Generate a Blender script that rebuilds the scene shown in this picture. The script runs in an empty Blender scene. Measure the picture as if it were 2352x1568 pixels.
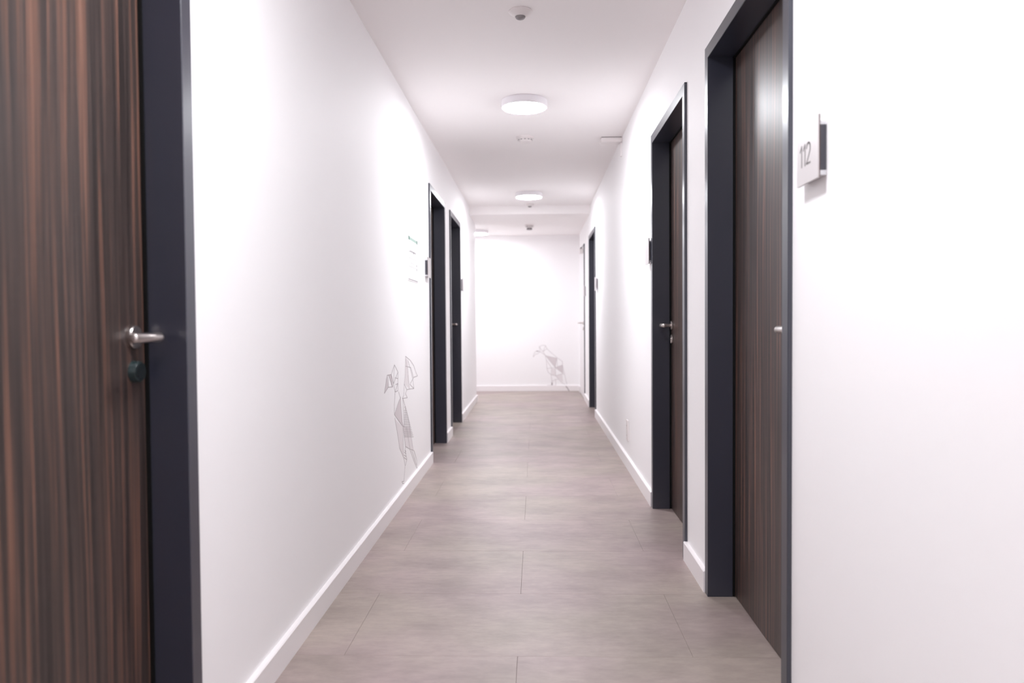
import bpy, bmesh, math, random
from mathutils import Vector, Matrix
random.seed(7)
C = bpy.context.scene.collection
SC = bpy.context.scene

# ------------------------------------------------------------------ camera
# looks down the corridor (+Y), 1.085 m above the floor, slightly tilted
cam_d = bpy.data.cameras.new('camera')
cam_d.sensor_width = 36.0
cam_d.lens = 26.786
cam_d.clip_start = 0.02
cam_d.dof.use_dof = True
cam_d.dof.focus_distance = 3.3
cam_d.dof.aperture_fstop = 2.4
cam = bpy.data.objects.new('camera', cam_d)
right = Vector((0.99950011, 0.03083136, -0.00699735))
down = Vector((-0.00617043, -0.0268347, -0.99962084))
fwd = Vector((-0.03100744, 0.99916431, -0.02663104))
m = Matrix((right, -down, -fwd)).transposed().to_4x4()
m.translation = (0, 0, 1.085)
cam.matrix_world = m
C.objects.link(cam)
SC.camera = cam

# ------------------------------------------------------------------ world, exposure
w = bpy.data.worlds.new('world'); SC.world = w; w.use_nodes = True
w.node_tree.nodes['Background'].inputs[0].default_value = (0.9, 0.88, 0.9, 1)
w.node_tree.nodes['Background'].inputs[1].default_value = 0.3
SC.view_settings.view_transform = 'Standard'
SC.view_settings.look = 'None'
SC.view_settings.gamma = 1.0
SC.view_settings.use_curve_mapping = False
SC.view_settings.exposure = 0.0
LAMP = 153.0            # radiance of the lamp diffusers
LAMP_COL = (0.985, 1.0, 1.045)

SC.cycles.max_bounces = 24
SC.cycles.diffuse_bounces = 20     # a white corridor lives on light bounced many times

# ------------------------------------------------------------------ room sizes (metres)
XL, XR = -0.811, 0.680          # wall planes
CEIL, LOW = 2.505, 2.405        # main ceiling, lowered ceiling
BEAM_Y = 9.45                   # where the ceiling steps down
Y0, Y1 = -4.0, 11.8             # back and end wall
PASS_Y = 10.35                  # where the left wall stops and a side passage opens
PASS_X = -4.2
BBH, BBT = 0.085, 0.018         # baseboard
FW, FH, FP = 0.99, 2.142, 0.012   # door frame width, height, protrusion

# ------------------------------------------------------------------ materials
def principled(name, col, rough=0.5, metal=0.0, spec=0.5):
    mt = bpy.data.materials.new(name); mt.use_nodes = True
    b = mt.node_tree.nodes['Principled BSDF']
    b.inputs['Base Color'].default_value = (*col, 1)
    b.inputs['Roughness'].default_value = rough
    b.inputs['Metallic'].default_value = metal
    b.inputs['Specular IOR Level'].default_value = spec
    return mt

def N(nt, t, **kw):
    n = nt.nodes.new(t)
    for k, v in kw.items():
        if k.startswith('in_'):
            n.inputs[k[3:].replace('_', ' ')].default_value = v
        else:
            setattr(n, k, v)
    return n

def ramp(nt, stops):
    r = nt.nodes.new('ShaderNodeValToRGB')
    e = r.color_ramp.elements
    while len(e) < len(stops): e.new(0.5)
    for el, (p, c) in zip(e, stops):
        el.position = p; el.color = (*c, 1)
    return r

def wall_paint(name, col, rough=0.62):
    mt = principled(name, col, rough, spec=0.3)
    nt = mt.node_tree; b = nt.nodes['Principled BSDF']
    tc = N(nt, 'ShaderNodeTexCoord')
    n = N(nt, 'ShaderNodeTexNoise', in_Scale=220.0, in_Detail=2.0)
    bp = N(nt, 'ShaderNodeBump', in_Strength=0.05, in_Distance=0.001)
    nt.links.new(tc.outputs['Object'], n.inputs['Vector'])
    nt.links.new(n.outputs['Fac'], bp.inputs['Height'])
    nt.links.new(bp.outputs['Normal'], b.inputs['Normal'])
    return mt

M = {}
M['wall'] = wall_paint('white_wall_paint', (0.925, 0.917, 0.924))
M['ceiling'] = wall_paint('white_ceiling_paint', (0.925, 0.90, 0.898), 0.8)
M['baseboard'] = principled('white_lacquered_wood', (0.87, 0.84, 0.845), 0.4)
M['frame'] = principled('anthracite_powder_coat', (0.025, 0.027, 0.043), 0.3, spec=0.9)
M['gasket'] = principled('black_rubber', (0.004, 0.004, 0.004), 0.7, spec=0.2)
M['steel'] = principled('brushed_stainless_steel', (0.62, 0.57, 0.55), 0.3, 1.0)
M['dark_glass'] = principled('black_glossy_plastic', (0.012, 0.018, 0.02), 0.15)
M['teal_ring'] = principled('dark_teal_ring', (0.018, 0.032, 0.034), 0.3)
M['white_plastic'] = principled('white_plastic', (0.78, 0.74, 0.735), 0.4)
M['grey_lens'] = principled('grey_sensor_lens', (0.26, 0.24, 0.245), 0.35)
M['lamp_body'] = principled('white_lamp_housing', (0.84, 0.82, 0.85), 0.4)
M['silver'] = principled('matt_silver_sign_face', (0.56, 0.53, 0.53), 0.36, 0.55)
M['sign_edge'] = principled('brown_sign_edge', (0.07, 0.035, 0.028), 0.4)
M['sign_ink'] = principled('dark_engraved_digits', (0.10, 0.085, 0.085), 0.5)
M['sign_holder'] = principled('dark_grey_sign_holder', (0.075, 0.075, 0.095), 0.4)
M['pale_holder'] = principled('pale_grey_sign_holder', (0.42, 0.40, 0.42), 0.4)
M['clip'] = principled('pale_metal_clip', (0.72, 0.72, 0.74), 0.25, 0.7)
M['paper'] = principled('white_paper', (0.84, 0.82, 0.825), 0.5)
M['green'] = principled('green_print', (0.06, 0.14, 0.105), 0.5)
M['pale_green'] = principled('pale_green_print', (0.30, 0.40, 0.355), 0.5)
M['print_grey'] = principled('pale_grey_print', (0.31, 0.295, 0.30), 0.5)
M['print_dark'] = principled('grey_print', (0.24, 0.225, 0.23), 0.5)
M['decal_line'] = principled('grey_decal_line', (0.42, 0.385, 0.395), 0.6, spec=0.2)
M['decal_fill'] = principled('mauve_grey_decal_fill', (0.70, 0.65, 0.665), 0.6, spec=0.2)
M['decal_pale'] = principled('pale_decal_fill', (0.82, 0.785, 0.795), 0.6, spec=0.2)
M['decal_soft'] = principled('soft_grey_decal_line', (0.58, 0.545, 0.56), 0.6, spec=0.2)
M['white_door'] = principled('white_door_lacquer', (0.82, 0.80, 0.82), 0.4)

def wood():
    mt = principled('striped_ebony_veneer', (0.06, 0.04, 0.035), 0.40, spec=0.6)
    nt = mt.node_tree; b = nt.nodes['Principled BSDF']; L = nt.links.new
    tc = N(nt, 'ShaderNodeTexCoord')
    oi = N(nt, 'ShaderNodeObjectInfo')
    mul = N(nt, 'ShaderNodeMath', operation='MULTIPLY'); mul.inputs[1].default_value = 17.0
    L(oi.outputs['Random'], mul.inputs[0])
    off = N(nt, 'ShaderNodeCombineXYZ'); L(mul.outputs[0], off.inputs['Y'])
    add = N(nt, 'ShaderNodeVectorMath', operation='ADD')
    L(tc.outputs['Object'], add.inputs[0]); L(off.outputs[0], add.inputs[1])
    # slow wander of the grain lines
    mw = N(nt, 'ShaderNodeMapping'); mw.inputs['Scale'].default_value = (1, 3.0, 0.9)
    L(add.outputs[0], mw.inputs['Vector'])
    wn = N(nt, 'ShaderNodeTexNoise', in_Scale=1.0, in_Detail=1.0); L(mw.outputs[0], wn.inputs['Vector'])
    sub = N(nt, 'ShaderNodeVectorMath', operation='SUBTRACT'); sub.inputs[1].default_value = (.5, .5, .5)
    L(wn.outputs['Color'], sub.inputs[0])
    sc = N(nt, 'ShaderNodeVectorMath', operation='SCALE'); sc.inputs['Scale'].default_value = 0.035
    L(sub.outputs[0], sc.inputs[0])
    ad2 = N(nt, 'ShaderNodeVectorMath', operation='ADD'); L(add.outputs[0], ad2.inputs[0]); L(sc.outputs[0], ad2.inputs[1])
    def streak(sy, sz, detail, rough):
        mp = N(nt, 'ShaderNodeMapping'); mp.inputs['Scale'].default_value = (1, sy, sz)
        L(ad2.outputs[0], mp.inputs['Vector'])
        n = N(nt, 'ShaderNodeTexNoise', in_Scale=1.0, in_Detail=detail, in_Roughness=rough)
        L(mp.outputs[0], n.inputs['Vector']); return n
    a = streak(62.0, 0.9, 3.0, 0.55)
    f = streak(300.0, 2.2, 2.0, 0.6)
    ra = ramp(nt, [(0.30, (0.020, 0.014, 0.013)), (0.44, (0.040, 0.029, 0.027)), (0.53, (0.060, 0.041, 0.036)), (0.62, (0.135, 0.070, 0.050)), (0.72, (0.20, 0.110, 0.080))])
    L(a.outputs['Fac'], ra.inputs['Fac'])
    rf = ramp(nt, [(0.32, (0.62, 0.60, 0.60)), (0.66, (1.3, 1.22, 1.18))])
    L(f.outputs['Fac'], rf.inputs['Fac'])
    mx = N(nt, 'ShaderNodeMix', data_type='RGBA', blend_type='MULTIPLY'); mx.inputs['Factor'].default_value = 1.0
    L(ra.outputs['Color'], mx.inputs['A']); L(rf.outputs['Color'], mx.inputs['B'])
    L(mx.outputs['Result'], b.inputs['Base Color'])
    bp = N(nt, 'ShaderNodeBump', in_Strength=0.05, in_Distance=0.0004)
    L(f.outputs['Fac'], bp.inputs['Height']); L(bp.outputs['Normal'], b.inputs['Normal'])
    return mt
M['wood'] = wood()

def vinyl():
    mt = principled('concrete_look_vinyl', (0.4, 0.33, 0.32), 0.42)
    nt = mt.node_tree; b = nt.nodes['Principled BSDF']; L = nt.links.new
    tc = N(nt, 'ShaderNodeTexCoord'); oi = N(nt, 'ShaderNodeObjectInfo')
    mul = N(nt, 'ShaderNodeMath', operation='MULTIPLY'); mul.inputs[1].default_value = 31.0
    L(oi.outputs['Random'], mul.inputs[0])
    off = N(nt, 'ShaderNodeCombineXYZ'); L(mul.outputs[0], off.inputs['Z'])
    add = N(nt, 'ShaderNodeVectorMath', operation='ADD'); L(tc.outputs['Object'], add.inputs[0]); L(off.outputs[0], add.inputs[1])
    # broad clouds run almost unbroken from tile to tile, the fine streaks differ
    geo = N(nt, 'ShaderNodeNewGeometry')
    small = N(nt, 'ShaderNodeVectorMath', operation='SCALE'); small.inputs['Scale'].default_value = 0.008
    L(off.outputs[0], small.inputs[0])
    soft = N(nt, 'ShaderNodeVectorMath', operation='ADD'); L(geo.outputs['Position'], soft.inputs[0]); L(small.outputs[0], soft.inputs[1])
    def noise(sx, sy, d, r, src=add):
        mp = N(nt, 'ShaderNodeMapping'); mp.inputs['Scale'].default_value = (sx, sy, 1)
        L(src.outputs[0], mp.inputs['Vector'])
        n = N(nt, 'ShaderNodeTexNoise', in_Scale=1.0, in_Detail=d, in_Roughness=r); L(mp.outputs[0], n.inputs['Vector']); return n
    a = noise(2.4, 3.8, 6, 0.66, soft)
    s = noise(14, 40, 5, 0.7)
    h = noise(1.3, 1.6, 2, 0.5, soft)
    ra = ramp(nt, [(0.30, (0.27, 0.217, 0.201)), (0.5, (0.345, 0.279, 0.260)), (0.70, (0.415, 0.338, 0.315))])
    L(a.outputs['Fac'], ra.inputs['Fac'])
    rs = ramp(nt, [(0.30, (0.90, 0.90, 0.90)), (0.70, (1.08, 1.08, 1.08))]); L(s.outputs['Fac'], rs.inputs['Fac'])
    mx = N(nt, 'ShaderNodeMix', data_type='RGBA', blend_type='MULTIPLY'); mx.inputs['Factor'].default_value = 1.0
    L(ra.outputs['Color'], mx.inputs['A']); L(rs.outputs['Color'], mx.inputs['B'])
    rh = ramp(nt, [(0.40, (1.0, 1.03, 0.97)), (0.62, (1.0, 0.965, 1.0))]); L(h.outputs['Fac'], rh.inputs['Fac'])
    m2 = N(nt, 'ShaderNodeMix', data_type='RGBA', blend_type='MULTIPLY'); m2.inputs['Factor'].default_value = 1.0
    L(mx.outputs['Result'], m2.inputs['A']); L(rh.outputs['Color'], m2.inputs['B'])
    L(m2.outputs['Result'], b.inputs['Base Color'])
    bp = N(nt, 'ShaderNodeBump', in_Strength=0.08, in_Distance=0.0006)
    L(s.outputs['Fac'], bp.inputs['Height']); L(bp.outputs['Normal'], b.inputs['Normal'])
    return mt
M['vinyl'] = vinyl()
M['subfloor'] = principled('dark_joint', (0.19, 0.155, 0.15), 0.7)

def glow(name, strength):
    mt = bpy.data.materials.new(name); mt.use_nodes = True
    nt = mt.node_tree; nt.nodes.clear()
    e = N(nt, 'ShaderNodeEmission'); e.inputs[0].default_value = (*LAMP_COL, 1); e.inputs[1].default_value = strength
    o = N(nt, 'ShaderNodeOutputMaterial'); nt.links.new(e.outputs[0], o.inputs[0])
    return mt
M['glow'] = glow('lamp_diffuser_light', LAMP)

# ------------------------------------------------------------------ mesh helpers
def obj(name, bm, mat, parent=None, smooth=False, loc=(0, 0, 0)):
    bmesh.ops.recalc_face_normals(bm, faces=bm.faces)
    me = bpy.data.meshes.new(name)
    bm.to_mesh(me); bm.free()
    for p in me.polygons: p.use_smooth = smooth
    me.materials.append(mat)
    o = bpy.data.objects.new(name, me); C.objects.link(o)
    o.location = loc
    if parent: o.parent = parent
    return o

def empty(name, loc=(0, 0, 0)):
    o = bpy.data.objects.new(name, None); C.objects.link(o); o.location = loc
    o.empty_display_size = 0.1
    return o

def tag(o, label=None, cat=None, group=None, kind=None):
    if label: o['label'] = label
    if cat: o['category'] = cat
    if group: o['group'] = group
    if kind: o['kind'] = kind
    return o

def box(bm, a, b, bev=0.0):
    vs = [bm.verts.new((x, y, z)) for x in (a[0], b[0]) for y in (a[1], b[1]) for z in (a[2], b[2])]
    F = [(0, 1, 3, 2), (4, 6, 7, 5), (0, 4, 5, 1), (2, 3, 7, 6), (0, 2, 6, 4), (1, 5, 7, 3)]
    fs = [bm.faces.new([vs[i] for i in f]) for f in F]
    if bev:
        es = list({e for f in fs for e in f.edges})
        bmesh.ops.bevel(bm, geom=es, offset=bev, segments=2, affect='EDGES', profile=0.5)
    return bm

def B(): return bmesh.new()

def tube(bm, pts, r, seg=20, cap=True):
    pts = [Vector(p) for p in pts]; rings = []
    ref = None
    for i, p in enumerate(pts):
        d = (pts[min(i + 1, len(pts) - 1)] - pts[max(i - 1, 0)]).normalized()
        if ref is None:
            ref = Vector((0, 0, 1)) if abs(d.z) < .9 else Vector((1, 0, 0))
        n = (ref - d * ref.dot(d)).normalized(); q = d.cross(n)
        rr = r[i] if isinstance(r, (list, tuple)) else r
        rings.append([bm.verts.new(p + (n * math.cos(t) + q * math.sin(t)) * rr) for t in [2 * math.pi * k / seg for k in range(seg)]])
    for a, b in zip(rings, rings[1:]):
        for k in range(seg):
            bm.faces.new((a[k], a[(k + 1) % seg], b[(k + 1) % seg], b[k]))
    if cap:
        bm.faces.new(rings[0]); bm.faces.new(rings[-1])
    return bm

def lathe(bm, prof, axis='z', seg=48, origin=(0, 0, 0), sign=1):
    """prof: list of (radius, height)"""
    o = Vector(origin); rings = []
    for r, h in prof:
        ring = []
        for k in range(seg):
            t = 2 * math.pi * k / seg
            if axis == 'z': v = Vector((r * math.cos(t), r * math.sin(t), h * sign))
            else: v = Vector((h * sign, r * math.cos(t), r * math.sin(t)))
            ring.append(bm.verts.new(o + v))
        rings.append(ring)
    for a, b in zip(rings, rings[1:]):
        for k in range(seg):
            bm.faces.new((a[k], a[(k + 1) % seg], b[(k + 1) % seg], b[k]))
    bm.faces.new(rings[0]); bm.faces.new(rings[-1])
    return bm

def smooth_by_angle(o, deg=35):
    me = o.data
    for p in me.polygons: p.use_smooth = True
    bm = bmesh.new(); bm.from_mesh(me)
    for e in bm.edges:
        if len(e.link_faces) == 2 and e.calc_face_angle(0) > math.radians(deg): e.smooth = False
    bm.to_mesh(me); bm.free()
    return o

# ------------------------------------------------------------------ doors: which wall, near edge y
RIGHT = {'R1': 2.041, 'R2': 3.441, 'R3': 8.60, 'R4': 10.50}
LEFT = {'L0': 0.782, 'L1': 5.815, 'L2': 7.215}

# ------------------------------------------------------------------ structure
T = 0.15
def wall_with_doors(name, x, s, ya, yb, doors, top):
    """s=+1: wall body extends to +x"""
    bm = B(); cut = 0.014
    xa, xb = (x, x + T) if s > 0 else (x - T, x)
    y = ya
    for d in sorted(doors):
        box(bm, (xa, y, 0), (xb, d + cut, top))
        box(bm, (xa, d + cut, FH - cut), (xb, d + FW - cut, top))
        y = d + FW - cut
    box(bm, (xa, y, 0), (xb, yb, top))
    return tag(obj(name, bm, M['wall']), kind='structure')

wall_with_doors('wall_right', XR, 1, Y0, Y1, RIGHT.values(), CEIL)
wl = wall_with_doors('wall_left', XL, -1, Y0, PASS_Y, LEFT.values(), CEIL)
bm = B(); box(bm, (PASS_X, PASS_Y - T, 0), (XL - T, PASS_Y, CEIL))
tag(obj('wall_passage', bm, M['wall']), kind='structure')
bm = B(); box(bm, (PASS_X - T, Y1, 0), (XR + T, Y1 + T, CEIL))
tag(obj('wall_end', bm, M['wall']), kind='structure')
bm = B(); box(bm, (PASS_X - T, PASS_Y - T, 0), (PASS_X, Y1, CEIL))
tag(obj('wall_far_left', bm, M['wall']), kind='structure')
bm = B(); box(bm, (XL - T, Y0 - T, 0), (XR + T, Y0, CEIL))
tag(obj('wall_back', bm, M['wall']), kind='structure')
bm = B()
box(bm, (XL - T, Y0 - T, CEIL), (XR + T, Y1 + T, CEIL + 0.1))
box(bm, (PASS_X - T, PASS_Y - T, CEIL), (XL - T, Y1 + T, CEIL + 0.1))
box(bm, (XL, BEAM_Y, LOW), (XR, Y1, CEIL))
box(bm, (PASS_X, PASS_Y, LOW), (XL, Y1, CEIL))
tag(obj('ceiling', bm, M['ceiling']), kind='structure')

# floor: base slab and separate vinyl tiles laid in half bond
bm = B()
box(bm, (XL - T, Y0 - T, -0.06), (XR + T, Y1 + T, -0.004))
box(bm, (PASS_X - T, PASS_Y - T, -0.06), (XL - T, Y1 + T, -0.004))
floor = tag(obj('floor', bm, M['subfloor']), kind='structure')
TW, TL, J0, JX = 0.5655, 1.131, 2.440, -0.065
def tile(x0, x1, y0, y1):
    g = 0.0003
    bm = B()
    c = ((x0 + x1) / 2, (y0 + y1) / 2)
    hx, hy = (x1 - x0) / 2 - g, (y1 - y0) / 2 - g
    e = 0.0007
    lo = [bm.verts.new((sx * hx, sy * hy, -0.004)) for sx, sy in ((-1, -1), (1, -1), (1, 1), (-1, 1))]
    md = [bm.verts.new((sx * hx, sy * hy, -0.0006)) for sx, sy in ((-1, -1), (1, -1), (1, 1), (-1, 1))]
    hi = [bm.verts.new((sx * (hx - e), sy * (hy - e), 0)) for sx, sy in ((-1, -1), (1, -1), (1, 1), (-1, 1))]
    for a, b in ((lo, md), (md, hi)):
        for k in range(4): bm.faces.new((a[k], a[(k + 1) % 4], b[(k + 1) % 4], b[k]))
    bm.faces.new(hi); bm.faces.new(lo)
    return obj('tile', bm, M['vinyl'], floor, loc=(c[0], c[1], 0))
k0 = int((Y0 - J0) // TW)
k = k0
while J0 + k * TW < Y1:
    y0, y1 = max(Y0, J0 + k * TW), min(Y1, J0 + (k + 1) * TW)
    shift = 0 if k % 2 else TL / 2
    xlim0 = XL - 0.12
    if y1 > PASS_Y: xlim0 = PASS_X
    x = JX + shift - TL * 6
    while x < XR + 0.12:
        a, b = max(x, xlim0), min(x + TL, XR + 0.12)
        if b - a > 0.03:
            if a < XL - 0.12 and y0 < PASS_Y - 0.001:
                pass
            tile(a, b, y0, y1)
        x += TL
    k += 1

# baseboards, one object per side, broken at the doors
def baseboard_run(bm, x, s, ya, yb):
    """strip on a wall plane x whose body lies towards s*x ; face looks to -s"""
    a, b = x, x - s * BBT
    prof = [(a, 0), (b, 0), (b, BBH - 0.003), (b + s * 0.003, BBH), (a, BBH)]
    r0 = [bm.verts.new((px, ya, pz)) for px, pz in prof]
    r1 = [bm.verts.new((px, yb, pz)) for px, pz in prof]
    n = len(prof)
    for k in range(n): bm.faces.new((r0[k], r0[(k + 1) % n], r1[(k + 1) % n], r1[k]))
    bm.faces.new(r0); bm.faces.new(r1)
for nm, x, s, doors, yb in (('baseboard_left', XL, -1, LEFT, PASS_Y + BBT), ('baseboard_right', XR, 1, RIGHT, Y1 - BBT)):
    bm = B(); y = Y0 + BBT
    for d in sorted(doors.values()):
        baseboard_run(bm, x, s, y, d + 0.001); y = d + FW - 0.001
    baseboard_run(bm, x, s, y, yb)
    tag(obj(nm, bm, M['baseboard']), kind='structure')
bm = B(); box(bm, (PASS_X + BBT, Y1 - BBT, 0), (XR, Y1, BBH), 0.002)
tag(obj('baseboard_end', bm, M['baseboard']), kind='structure')
bm = B(); box(bm, (PASS_X + BBT, PASS_Y, 0), (XL, PASS_Y + BBT, BBH), 0.002)
tag(obj('baseboard_passage', bm, M['baseboard']), kind='structure')
bm = B(); box(bm, (XL, Y0, 0), (XR, Y0 + BBT, BBH), 0.002)
tag(obj('baseboard_back', bm, M['baseboard']), kind='structure')

# ------------------------------------------------------------------ doors
# local door coordinates: u = out of the wall into the corridor, v = along the corridor from the near edge, w = up
def door(idx, side, ynear, handle, lock, style='wood', jamb=0.085, backset=0.088):
    s = 1 if side == 'R' else -1
    x = XR if s > 0 else XL
    root = tag(empty('door_%d' % idx, (x, ynear, 0)), kind='structure')
    def P(u, v, w): return (-s * u, v, w)
    # steel frame: one profile swept up, across and down with mitred corners
    prof = [(0, 0.0), (FP - .0015, 0.0), (FP, 0.0015), (FP, 0.0475), (FP - .0015, 0.049), (-jamb, 0.049), (-jamb, 0.034), (-0.145, 0.034), (-0.145, 0.016), (0, 0.016)]
    bm = B()
    st = [lambda u, v: P(u, v, 0.0), lambda u, v: P(u, v, FH - v), lambda u, v: P(u, FW - v, FH - v), lambda u, v: P(u, FW - v, 0.0)]
    rings = [[bm.verts.new(f(u, v)) for u, v in prof] for f in st]
    n = len(prof)
    for a, b in zip(rings, rings[1:]):
        for k in range(n): bm.faces.new((a[k], a[(k + 1) % n], b[(k + 1) % n], b[k]))
    bm.faces.new(rings[0]); bm.faces.new(rings[-1])
    obj('frame', bm, M['frame'], root)
    if style == 'wood':
        lu = -jamb - 0.010
        bm = B()
        for v0, v1 in ((0.038, 0.053), (FW - 0.053, FW - 0.038)):
            box(bm, P(lu + .0002, v0, 0.004), P(-jamb - .0003, v1, FH - 0.038))
        box(bm, P(lu + .0002, 0.053, FH - 0.053), P(-jamb - .0003, FW - 0.053, FH - 0.038))
        obj('gasket', bm, M['gasket'], root)
        bm = B(); box(bm, P(lu, 0.037, 0.004), P(lu - 0.04, FW - 0.037, FH - 0.037), 0.0015)
        leaf = obj('leaf', bm, M['wood'], root)
    else:
        lu = 0.0135
        bm = B(); box(bm, P(lu, 0.030, 0.008), P(lu - 0.0012, FW - 0.030, FH - 0.030))
        box(bm, P(lu - .0012, 0.051, 0.008), P(-0.05, FW - 0.051, FH - 0.051))
        leaf = obj('leaf', bm, M['white_door'], root)
        leaf['label'] = 'flush white door leaf'
    if handle:
        # handle: 'far' -> rosette near the far stile, lever points to the camera side
        hv = FW - backset if handle == 'far' else 0.093
        dv = -1 if handle == 'far' else 1
        hz = 1.055
        bm = B()
        lathe(bm, [(0.0255, 0), (0.026, 0.001), (0.026, 0.007), (0.0245, 0.009), (0.012, 0.009)], 'x', 40, P(lu, hv, hz), -s)
        r = smooth_by_angle(obj('rosette', bm, M['steel'], leaf))
        off = 0.066
        pts = [P(lu + 0.006, hv, hz)] + [P(lu + off - 0.016, hv, hz)]
        for t in range(1, 8):
            a = math.pi / 2 * t / 8
            pts.append(P(lu + off - 0.016 + 0.016 * math.sin(a), hv + dv * 0.016 * (1 - math.cos(a)), hz))
        pts += [P(lu + off, hv + dv * 0.016, hz), P(lu + off, hv + dv * 0.120, hz), P(lu + off, hv + dv * 0.1235, hz), P(lu + off, hv + dv * 0.125, hz)]
        rr = [0.0095] * 2 + [0.0100] * 7 + [0.0104, 0.0107, 0.0092, 0.006]
        bm = tube(B(), pts, rr, 24)
        smooth_by_angle(obj('lever_handle', bm, M['steel'], leaf), 50)
        zl = hz - 0.077
        if lock == 'knob':
            bm = lathe(B(), [(0.0245, 0), (0.0245, 0.003), (0.0235, 0.005), (0.0235, 0.0145), (0.0225, 0.016), (0.0185, 0.016)], 'x', 40, P(lu, hv - dv * 0.0, zl), -s)
            k = smooth_by_angle(obj('lock_knob', bm, M['teal_ring'], leaf)); k['label'] = 'dark electronic lock knob'
            bm = lathe(B(), [(0.0185, 0.0162), (0.018, 0.0168), (0.002, 0.0170)], 'x', 40, P(lu, hv, zl), -s)
            # sits inside the ring of the knob
            smooth_by_angle(obj('lock_face', bm, M['dark_glass'], leaf))
        elif lock == 'cylinder':
            bm = lathe(B(), [(0.0255, 0), (0.026, 0.001), (0.026, 0.006), (0.0245, 0.008), (0.010, 0.008)], 'x', 40, P(lu, hv, zl), -s)
            smooth_by_angle(obj('lock_rosette', bm, M['steel'], leaf))
            bm = lathe(B(), [(0.0085, 0.007), (0.0085, 0.011), (0.008, 0.0115)], 'x', 24, P(lu, hv, zl), -s)
            box(bm, P(lu + 0.007, hv - 0.005, zl - 0.024), P(lu + 0.011, hv + 0.005, zl - 0.004), 0.001)
            smooth_by_angle(obj('lock_cylinder', bm, M['steel'], leaf))
    return root, leaf

door(1, 'L', LEFT['L0'], 'far', 'knob', jamb=0.077, backset=0.100)
door(2, 'L', LEFT['L1'], 'near', 'cylinder')
door(3, 'L', LEFT['L2'], 'far', 'cylinder')
door(4, 'R', RIGHT['R1'], 'near', 'cylinder')
door(5, 'R', RIGHT['R2'], 'far', 'cylinder')
door(6, 'R', RIGHT['R3'], 'near', 'cylinder')
d7, leaf7 = door(7, 'R', RIGHT['R4'], 'near', 'cylinder', 'white')
# the closer on the white door
bm = B(); box(bm, (-0.064, 0.10, 2.030), (-0.0137, 0.34, 2.082), 0.004)
obj('door_closer', bm, M['white_plastic'], leaf7)
bm = B(); box(bm, (-0.052, 0.16, 2.084), (-0.034, 0.185, 2.096)); 
box(bm, (-0.054, -0.0, 2.088), (-0.032, 0.185, 2.094), 0.001)
a = obj('closer_arm', bm, M['print_dark'], leaf7); a['label'] = 'grey closer arm'

# ------------------------------------------------------------------ ceiling lamps
LAMP_Z = 0.050
def ceiling_lamp(x, y, zc, label):
    root = tag(empty('ceiling_lamp', (x, y, zc)), label, 'ceiling light', 'round white ceiling lamps in the corridor')
    R = 0.148
    bm = B()
    prof = [(R - .006, 0.0), (R - .006, 0.004), (R, 0.004), (R, LAMP_Z - 0.006), (R - 0.003, LAMP_Z - 0.002), (R - 0.008, LAMP_Z - 0.002)]
    lathe(bm, prof, 'z', 72, (0, 0, 0), -1)
    smooth_by_angle(obj('housing', bm, M['lamp_body'], root))
    bm = B()
    lathe(bm, [(R - .009, LAMP_Z - 0.0015), (R - .010, LAMP_Z + .0005), (R * .8, LAMP_Z + .003), (R * .4, LAMP_Z + .0045), (0.004, LAMP_Z + .005)], 'z', 72, (0, 0, 0), -1)
    smooth_by_angle(obj('diffuser', bm, M['glow'], root), 60)
    return root
ceiling_lamp(-0.064, 4.95, CEIL, 'large round white ceiling lamp, nearest in view')
ceiling_lamp(-0.064, 8.50, CEIL, 'round white ceiling lamp farther along, before the ceiling steps down')
ceiling_lamp(-0.832, 11.12, LOW, 'round white ceiling lamp at the far left, partly hidden by the wall corner')
ceiling_lamp(-0.064, 1.39, CEIL, 'round white ceiling lamp overhead, above the nearest dark door')
ceiling_lamp(-0.064, -2.16, CEIL, 'round white ceiling lamp behind the viewer')

# ------------------------------------------------------------------ sensors and detectors
def motion_sensor(x, y, zc, label):
    root = tag(empty('motion_sensor', (x, y, zc)), label, 'motion sensor', 'white round motion sensors on the ceiling')
    bm = lathe(B(), [(0.052, 0), (0.054, 0.002), (0.054, 0.006), (0.050, 0.011), (0.036, 0.021), (0.026, 0.026), (0.024, 0.026)], 'z', 48, (0, 0, 0), -1)
    smooth_by_angle(obj('base', bm, M['white_plastic'], root), 25)
    bm = lathe(B(), [(0.0235, 0.0262), (0.0225, 0.031), (0.018, 0.036), (0.010, 0.0395), (0.002, 0.040)], 'z', 40, (0, 0, 0), -1)
    smooth_by_angle(obj('lens', bm, M['grey_lens'], root), 60)
motion_sensor(-0.061, 3.53, CEIL, 'round white motion sensor with grey lens, nearest on the ceiling')
motion_sensor(-0.061, 9.30, CEIL, 'small round motion sensor just behind the farther corridor lamp')

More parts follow.
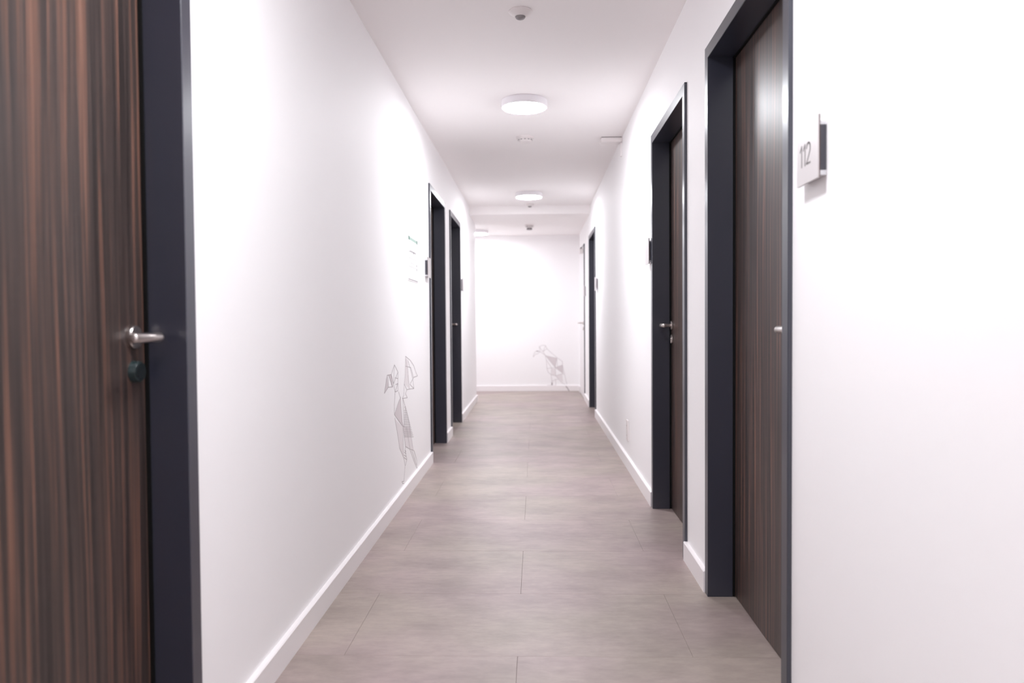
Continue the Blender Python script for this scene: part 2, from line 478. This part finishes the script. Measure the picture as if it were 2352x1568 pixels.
def smoke_detector(x, y, zc, label, dark):
    root = tag(empty('smoke_detector', (x, y, zc)), label, 'smoke detector', 'white smoke detectors on the ceiling')
    bm = lathe(B(), [(0.066, 0), (0.067, 0.002), (0.067, 0.012), (0.064, 0.015), (0.058, 0.015)], 'z', 48, (0, 0, 0), -1)
    smooth_by_angle(obj('base', bm, M['white_plastic'], root), 30)
    bm = lathe(B(), [(0.054, 0.0152), (0.055, 0.022), (0.050, 0.033), (0.040, 0.040), (0.020, 0.044), (0.003, 0.045)], 'z', 48, (0, 0, 0), -1)
    smooth_by_angle(obj('sensing_head', bm, M['white_plastic'], root), 40)
    bm = B()
    for k in range(12):
        t = 2 * math.pi * k / 12
        c = Vector((math.cos(t), math.sin(t), 0)); q = Vector((-math.sin(t), math.cos(t), 0))
        vs = []
        for dq in (-0.008, 0.008):
            for rr, z in ((0.0546, -0.0235), (0.0566, -0.0235), (0.0536, -0.0285), (0.0556, -0.0285)):
                vs.append(bm.verts.new(c * rr + q * dq + Vector((0, 0, z))))
        bmesh.ops.convex_hull(bm, input=vs)
    obj('vent_slot', bm, M['print_dark'], root)
    if dark:
        bm = lathe(B(), [(0.036, 0.0415), (0.037, 0.048), (0.040, 0.060), (0.036, 0.066), (0.030, 0.068)], 'z', 36, (0, 0, 0), -1)
        o = smooth_by_angle(obj('sounder', bm, M['grey_lens'], root)); o['label'] = 'grey lower ring'
smoke_detector(-0.072, 5.92, CEIL, 'white round smoke detector beyond the largest visible lamp', False)
smoke_detector(-0.076, 10.52, LOW, 'white smoke detector with dark lower ring on the lowered ceiling near the end wall', True)

# ceiling junction box with a short cable duct down the right wall
jb = tag(empty('junction_box', (0.597, 5.99, CEIL)), 'flat white box under the ceiling where it meets the right wall', 'junction box')
bm = B(); box(bm, (-0.082, -0.045, -0.040), (0.082, 0.045, -0.006), 0.004)
obj('cover', bm, M['white_plastic'], jb)
bm = B(); box(bm, (-0.078, -0.036, -0.0058), (0.078, 0.041, 0), 0.001)  # fills the gap to the ceiling; its dark colour paints the gap's shadow
o = obj('shaded_gap_plate', bm, M['print_dark'], jb); o['label'] = 'recessed plate coloured dark as the shaded gap above the box'
bm = B(); box(bm, (XR - 0.014, 5.975, 2.36), (XR, 6.005, CEIL - 0.042), 0.002)
tag(obj('cable_duct', bm, M['baseboard']), 'short white cable duct running down the right wall from the ceiling box', 'cable duct')

# ------------------------------------------------------------------ digits drawn as strokes
def ribbon(bm, pts, w, tf, closed=False):
    """flat mitred stroke in a 2-d plane, tf maps (a, b) to 3-d; thickness given by tf2"""
    n = len(pts)
    P2 = [Vector(p) for p in pts]
    quads = []
    for i in range(n - 1):
        d = (P2[i + 1] - P2[i])
        if d.length < 1e-6: continue
        d.normalize(); q = Vector((-d.y, d.x)) * w / 2; e = d * w * 0.25
        a, b = P2[i] - e, P2[i + 1] + e
        quads.append((a + q, a - q, b - q, b + q))
    for qd in quads:
        vs = []
        for lev in (0, 1):
            vs.append([bm.verts.new(tf(v.x, v.y, lev)) for v in qd])
        bm.faces.new(vs[1]); bm.faces.new(vs[0])
        for k in range(4): bm.faces.new((vs[0][k], vs[0][(k + 1) % 4], vs[1][(k + 1) % 4], vs[1][k]))

def arc(cx, cy, r, a0, a1, n=12, ry=None):
    ry = ry or r
    return [(cx + r * math.cos(math.radians(a0 + (a1 - a0) * i / n)), cy + ry * math.sin(math.radians(a0 + (a1 - a0) * i / n))) for i in range(n + 1)]
GLYPH = {
    '1': [[(0.05, 0.74), (0.27, 0.98), (0.27, 0.0)]],
    '2': [arc(0.28, 0.71, 0.23, 170, -25, 14, 0.27) + [(0.36, 0.42), (0.05, 0.045), (0.53, 0.045)]],
}

# ------------------------------------------------------------------ door signs
def door_sign(side, y, label, text=None, holder='sign_holder'):
    s = 1 if side == 'R' else -1
    x = XR if s > 0 else XL
    root = tag(empty('door_sign', (x, y, 1.486)), label, 'sign', 'square silver door signs')
    W, Hh = 0.070, 0.0735
    bm = B(); box(bm, (-s * 0.0215, -W, -Hh), (-s * 0.025, W, Hh), 0.0006)
    plate = obj('plate', bm, M['silver'], root)
    bm = B(); box(bm, (-s * 0.0190, -W + .0004, -Hh + .0004), (-s * 0.0214, W - .0004, Hh - .0004))
    o = obj('plate_backing', bm, M['sign_edge' if holder == 'sign_holder' else holder], root)
    bm = B(); box(bm, (0, -W + .012, -Hh + .020), (-s * 0.0188, W - .012, Hh - .022), 0.0008)
    o = obj('holder', bm, M[holder], root); o['label'] = 'dark grey wall holder' if holder == 'sign_holder' else 'pale grey wall holder'
    for z0, z1 in ((Hh - .0218, Hh - .014), (-Hh + .008, -Hh + .0198)):
        bm = B(); box(bm, (0, -W + .012, z0), (-s * 0.0188, W - .012, z1), 0.0008)
        obj('end_clip', bm, M['clip'], root)
    if text:
        bm = B()
        hgt = 0.052; cur = 0.0
        for ch in text:
            adv = 0.42 if ch == '1' else 0.6
            for st in GLYPH[ch]:
                # on the right wall, text reads from far (left) to near (right): +a -> -y
                ribbon(bm, [(cur + p[0], p[1]) for p in st], 0.085, lambda a, b, l: (-s * (0.0249 + 0.0004 * l), s * (0.050 - a * hgt * 1.02), -0.030 + b * hgt))
            cur += adv
        o = obj('number', bm, M['sign_ink'], plate); o['label'] = 'thin dark grey number ' + text
    return root
door_sign('R', 1.865, 'square silver door sign reading 112 on the right wall nearest the viewer', '112')
door_sign('R', 4.505, 'square silver door sign on the right wall just past the second dark door frame')
door_sign('R', 8.36, 'small square door sign on the right wall before the far dark door frame', holder='pale_holder')
door_sign('R', 10.37, 'square door sign on the right wall beside the white door', holder='pale_holder')
door_sign('L', 5.665, 'square silver door sign on the left wall before the first narrow dark frame')
door_sign('L', 8.33, 'square door sign on the left wall past the last dark frame', holder='pale_holder')

# ------------------------------------------------------------------ notice on the left wall
nt_ = tag(empty('wall_notice', (XL, 5.042, 1.497)), 'white landscape notice with green header bar on the left wall', 'notice')
def flat(name, rects, mat, lev, parent, t=0.0004):
    bm = B()
    for (a0, b0, a1, b1) in rects: box(bm, (lev, a0, b0), (lev + t, a1, b1))
    return obj(name, bm, M[mat], parent)
sheet = B(); box(sheet, (0, -0.198, -0.146), (0.003, 0.198, 0.146), 0.0005)
sheet = obj('sheet', sheet, M['paper'], nt_)
h = flat('header_bar', [(-0.186, 0.118, 0.186, 0.138)], 'pale_green', 0.003, nt_); h['label'] = 'pale green header bar'
for r_ in ((-0.186, 0.116, -0.140, 0.140), (0.146, 0.116, 0.186, 0.140)):
    h = flat('header_symbol', [r_], 'green', 0.0035, nt_); h['label'] = 'dark green square at the end of the header'
plan = []
def rect_line(a0, b0, a1, b1, w=0.003):
    plan.extend([(a0, b0, a1, b0 + w), (a0, b1 - w, a1, b1), (a0, b0, a0 + w, b1), (a1 - w, b0, a1, b1)])
rect_line(-0.17, -0.055, 0.11, 0.045); rect_line(-0.17, 0.0, -0.02, 0.045); rect_line(0.0, 0.0, 0.11, 0.045)
rect_line(-0.065, 0.06, -0.035, 0.105); plan += [(-0.12, 0.047, 0.11, 0.053), (-0.1, -0.03, 0.06, -0.027)]
p = flat('floor_plan', plan, 'print_grey', 0.003, nt_); p['label'] = 'faint grey floor plan lines'
for r_ in ((0.0, 0.034, 0.022, 0.05), (0.13, -0.04, 0.155, -0.025), (0.13, -0.068, 0.155, -0.05)):
    flat('symbol', [r_], 'print_grey', 0.0035, nt_)
p = flat('footer_line', [(-0.186, -0.140, 0.186, -0.134)], 'print_dark', 0.003, nt_); p['label'] = 'grey line along the bottom'

# ------------------------------------------------------------------ double wall socket, low on the right wall
sk = tag(empty('wall_socket', (XR, 5.64, 0.272)), 'white double wall socket low on the right wall', 'socket')
bm = B(); box(bm, (-0.010, -0.041, -0.077), (0, 0.041, 0.077), 0.003)
obj('cover_plate', bm, M['white_plastic'], sk)
for z in (-0.036, 0.036):
    bm = lathe(B(), [(0.022, 0.0101), (0.0235, 0.0115), (0.021, 0.0115), (0.0195, 0.0106), (0.002, 0.0106)], 'x', 32, (0, 0, z), -1)
    o = smooth_by_angle(obj('socket_well', bm, M['white_plastic'], sk))
    bm = lathe(B(), [(0.003, 0.0107), (0.003, 0.0112)], 'x', 10, (0, -0.0095, z), -1)
    lathe(bm, [(0.003, 0.0107), (0.003, 0.0112)], 'x', 10, (0, 0.0095, z), -1)
    obj('contact_hole', bm, M['print_dark'], sk)

# ------------------------------------------------------------------ polygon line-art decals on the walls
D = {"left": [[[4.124, 0.795], [4.239, 0.791], [4.287, 0.718], [4.151, 0.727], [4.045, 0.704], [4.124, 0.795]]
,[[4.146, 0.792], [4.157, 0.727]]
,[[4.174, 0.793], [4.268, 0.721]]
,[[4.342, 0.84], [4.245, 0.79], [4.309, 0.733], [4.354, 0.682], [4.446, 0.682], [4.448, 0.726], [4.452, 0.791], [4.342, 0.84]]
,[[4.342, 0.84], [4.309, 0.733]]
,[[4.359, 0.764], [4.45, 0.752]]
,[[4.377, 0.723], [4.441, 0.724]]
,[[4.354, 0.682], [4.448, 0.726]]
,[[4.309, 0.733], [4.452, 0.791]]
,[[4.354, 0.682], [4.329, 0.616], [4.325, 0.555]]
,[[4.467, 0.672], [4.516, 0.636], [4.531, 0.634], [4.456, 0.61], [4.325, 0.555]]
,[[4.718, 0.871], [4.71, 0.755], [4.659, 0.704], [4.639, 0.634], [4.591, 0.621], [4.767, 0.608], [4.703, 0.639], [4.754, 0.66], [4.854, 0.655], [5.032, 0.642], [4.874, 0.683], [4.991, 0.709], [5.019, 0.717], [5.19, 0.715], [5.114, 0.747], [5.042, 0.791], [4.901, 0.836], [4.718, 0.871]]
,[[4.714, 0.81], [4.915, 0.789], [5.019, 0.718]]
,[[4.733, 0.851], [4.854, 0.655]]
,[[4.807, 0.841], [4.914, 0.769], [4.991, 0.709]]
,[[4.659, 0.704], [4.754, 0.66]]
,[[4.991, 0.709], [5.032, 0.642]]
,[[4.531, 0.634], [4.541, 0.553], [4.567, 0.48], [4.627, 0.445]]
,[[4.607, 0.619], [4.698, 0.554], [4.76, 0.505], [4.824, 0.446], [4.848, 0.411]]
,[[4.325, 0.555], [4.493, 0.49], [4.604, 0.448]]
,[[4.607, 0.619], [4.618, 0.544], [4.643, 0.44], [4.604, 0.448]]
,[[4.338, 0.534], [4.43, 0.417], [4.483, 0.335], [4.615, 0.256], [4.66, 0.201], [4.614, 0.111], [4.545, 0.123], [4.567, 0.107], [4.613, 0.098]]
,[[4.604, 0.448], [4.601, 0.272]]
,[[4.848, 0.411], [4.97, 0.248]]
,[[4.683, 0.313], [4.847, 0.27], [4.97, 0.243], [5.014, 0.228], [5.123, 0.146], [5.129, 0.09], [5.001, 0.165], [4.847, 0.268]]
,[[4.726, 0.224], [4.675, 0.198], [4.66, 0.201]]
,[[4.683, 0.313], [4.665, 0.293], [4.726, 0.224]]
,[[4.657, 0.295], [4.697, 0.28]]
,[[4.641, 0.284], [4.704, 0.265]]
,[[4.624, 0.27], [4.711, 0.245]]
,[[4.631, 0.253], [4.726, 0.223]]
,[[4.604, 0.448], [4.683, 0.313]]
,[[4.722, 0.429], [4.847, 0.27]]
,[[4.916, 0.251], [5.111, 0.118]]
,[[4.658, 0.56], [4.706, 0.554]]
,[[4.673, 0.547], [4.722, 0.542]]
,[[4.649, 0.54], [4.738, 0.529]]
,[[4.648, 0.529], [4.753, 0.516]]
,[[4.648, 0.518], [4.769, 0.503]]
,[[4.647, 0.508], [4.786, 0.49]]
,[[4.646, 0.497], [4.802, 0.477]]
,[[4.646, 0.487], [4.818, 0.464]]
,[[4.645, 0.476], [4.835, 0.451]]
,[[4.644, 0.465], [4.851, 0.438]]
,[[4.644, 0.455], [4.868, 0.424]]
,[[4.643, 0.444], [4.885, 0.411]]
,[[4.642, 0.434], [4.902, 0.397]]
,[[4.642, 0.423], [4.919, 0.383]]
,[[4.641, 0.412], [4.936, 0.369]]
,[[4.64, 0.402], [4.954, 0.356]]
,[[4.64, 0.391], [4.971, 0.342]]
,[[4.639, 0.381], [4.989, 0.327]]], "lf": [[[4.531, 0.634], [4.325, 0.555], [4.604, 0.449], [4.556, 0.551]]
,[[4.124, 0.795], [4.157, 0.727], [4.045, 0.704]]
,[[4.174, 0.793], [4.239, 0.791], [4.287, 0.718]]
,[[4.718, 0.871], [4.807, 0.841], [4.854, 0.655], [4.659, 0.704]]
,[[4.337, 0.528], [4.604, 0.448], [4.601, 0.272], [4.483, 0.335]]
,[[4.604, 0.448], [4.848, 0.411], [4.97, 0.248], [4.683, 0.313]]], "bird": [[[0.056, 0.689], [0.109, 0.711], [0.153, 0.705], [0.175, 0.654], [0.253, 0.581], [0.325, 0.519], [0.412, 0.457], [0.414, 0.396], [0.444, 0.256], [0.48, 0.099]]
,[[-0.004, 0.611], [0.024, 0.627], [0.069, 0.61], [0.03, 0.577], [-0.004, 0.571], [-0.038, 0.527], [-0.032, 0.572], [-0.004, 0.611]]
,[[0.056, 0.689], [0.069, 0.61], [0.147, 0.554], [0.114, 0.61], [0.153, 0.705]]
,[[0.056, 0.689], [0.108, 0.61], [0.175, 0.654]]
,[[0.147, 0.554], [0.163, 0.481], [0.174, 0.347], [0.19, 0.29], [0.235, 0.257], [0.245, 0.189], [0.25, 0.094]]
,[[0.302, 0.363], [0.307, 0.234], [0.24, 0.251]]
,[[0.307, 0.234], [0.407, 0.121], [0.457, 0.099]]
,[[0.307, 0.234], [0.411, 0.267], [0.444, 0.256]]
,[[0.251, 0.15], [0.307, 0.178], [0.352, 0.183]]
,[[0.174, 0.347], [0.246, 0.357], [0.235, 0.257]]
,[[0.152, 0.548], [0.325, 0.508], [0.302, 0.363], [0.152, 0.548]]
,[[0.302, 0.363], [0.411, 0.401], [0.419, 0.273], [0.302, 0.363]]
,[[0.325, 0.519], [0.336, 0.379]]
,[[0.163, 0.481], [0.246, 0.357], [0.302, 0.363]]
,[[0.251, 0.128], [0.25, 0.087], [0.178, 0.088]]
,[[0.307, 0.172], [0.309, 0.087], [0.273, 0.087]]], "bf": [[[0.152, 0.548], [0.325, 0.508], [0.302, 0.363]]
,[[0.308, 0.363], [0.411, 0.401], [0.419, 0.273]]
,[[0.246, 0.346], [0.302, 0.351], [0.307, 0.234], [0.246, 0.245]]
,[[0.307, 0.234], [0.411, 0.264], [0.418, 0.132]]
,[[-0.004, 0.611], [0.024, 0.627], [0.069, 0.61]]
,[[0.24, 0.133], [0.259, 0.133], [0.262, 0.087], [0.239, 0.087]]], "tail": [[0.465, 0.072], [0.49, 0.041], [0.517, -0.006]]}

def decal(name, label, lines, fills, fill_mats, w, tf, lm='decal_line'):
    root = tag(empty(name, tf(0, 0, 0, True)), label, 'wall decal')
    o3 = root.location.copy()
    def T(a, b, l): return Vector(tf(a, b, l)) - o3
    for pl, fm in zip(fills, fill_mats):
        bm = B()
        lo = [bm.verts.new(T(a, b, 0)) for a, b in pl]; hi = [bm.verts.new(T(a, b, 0.35)) for a, b in pl]
        bm.faces.new(hi); bm.faces.new(lo)
        for k in range(len(pl)): bm.faces.new((lo[k], lo[(k + 1) % len(pl)], hi[(k + 1) % len(pl)], hi[k]))
        obj('tinted_facet', bm, M[fm], root)
    bm = B()
    for pl in lines: ribbon(bm, pl, w, T)
    obj('line_work', bm, M[lm], root)
    return root
lz = [p for l in D['left'] for p in l]
lc = (sum(p[0] for p in lz) / len(lz), sum(p[1] for p in lz) / len(lz))
decal('origami_bird_decal', 'grey line-drawn origami flying bird decal low on the left wall', D['left'], D['lf'],
      ['decal_fill', 'decal_fill', 'decal_fill', 'decal_pale', 'decal_pale', 'decal_pale'], 0.0035,
      lambda a, b, l, c=False: (XL, lc[0], lc[1]) if c else (XL + 0.0001 + 0.0008 * l, a, b))
bz = [p for l in D['bird'] for p in l]
bc = (sum(p[0] for p in bz) / len(bz), sum(p[1] for p in bz) / len(bz))
r = decal('origami_parrot_decal', 'grey polygon parrot decal with hooked beak low on the end wall', D['bird'], D['bf'],
      ['decal_fill', 'decal_fill', 'decal_pale', 'decal_pale', 'decal_line', 'decal_line'], 0.0055,
      lambda a, b, l, c=False: (bc[0], Y1, bc[1]) if c else (a, Y1 - 0.0001 - 0.0008 * l, b), 'decal_soft')
bm = B()
ribbon(bm, D['tail'], 0.014, lambda a, b, l: (a - bc[0], -BBT - 0.0001 - 0.0008 * l, b - bc[1]))
obj('tail_tip', bm, M['decal_line'], r)
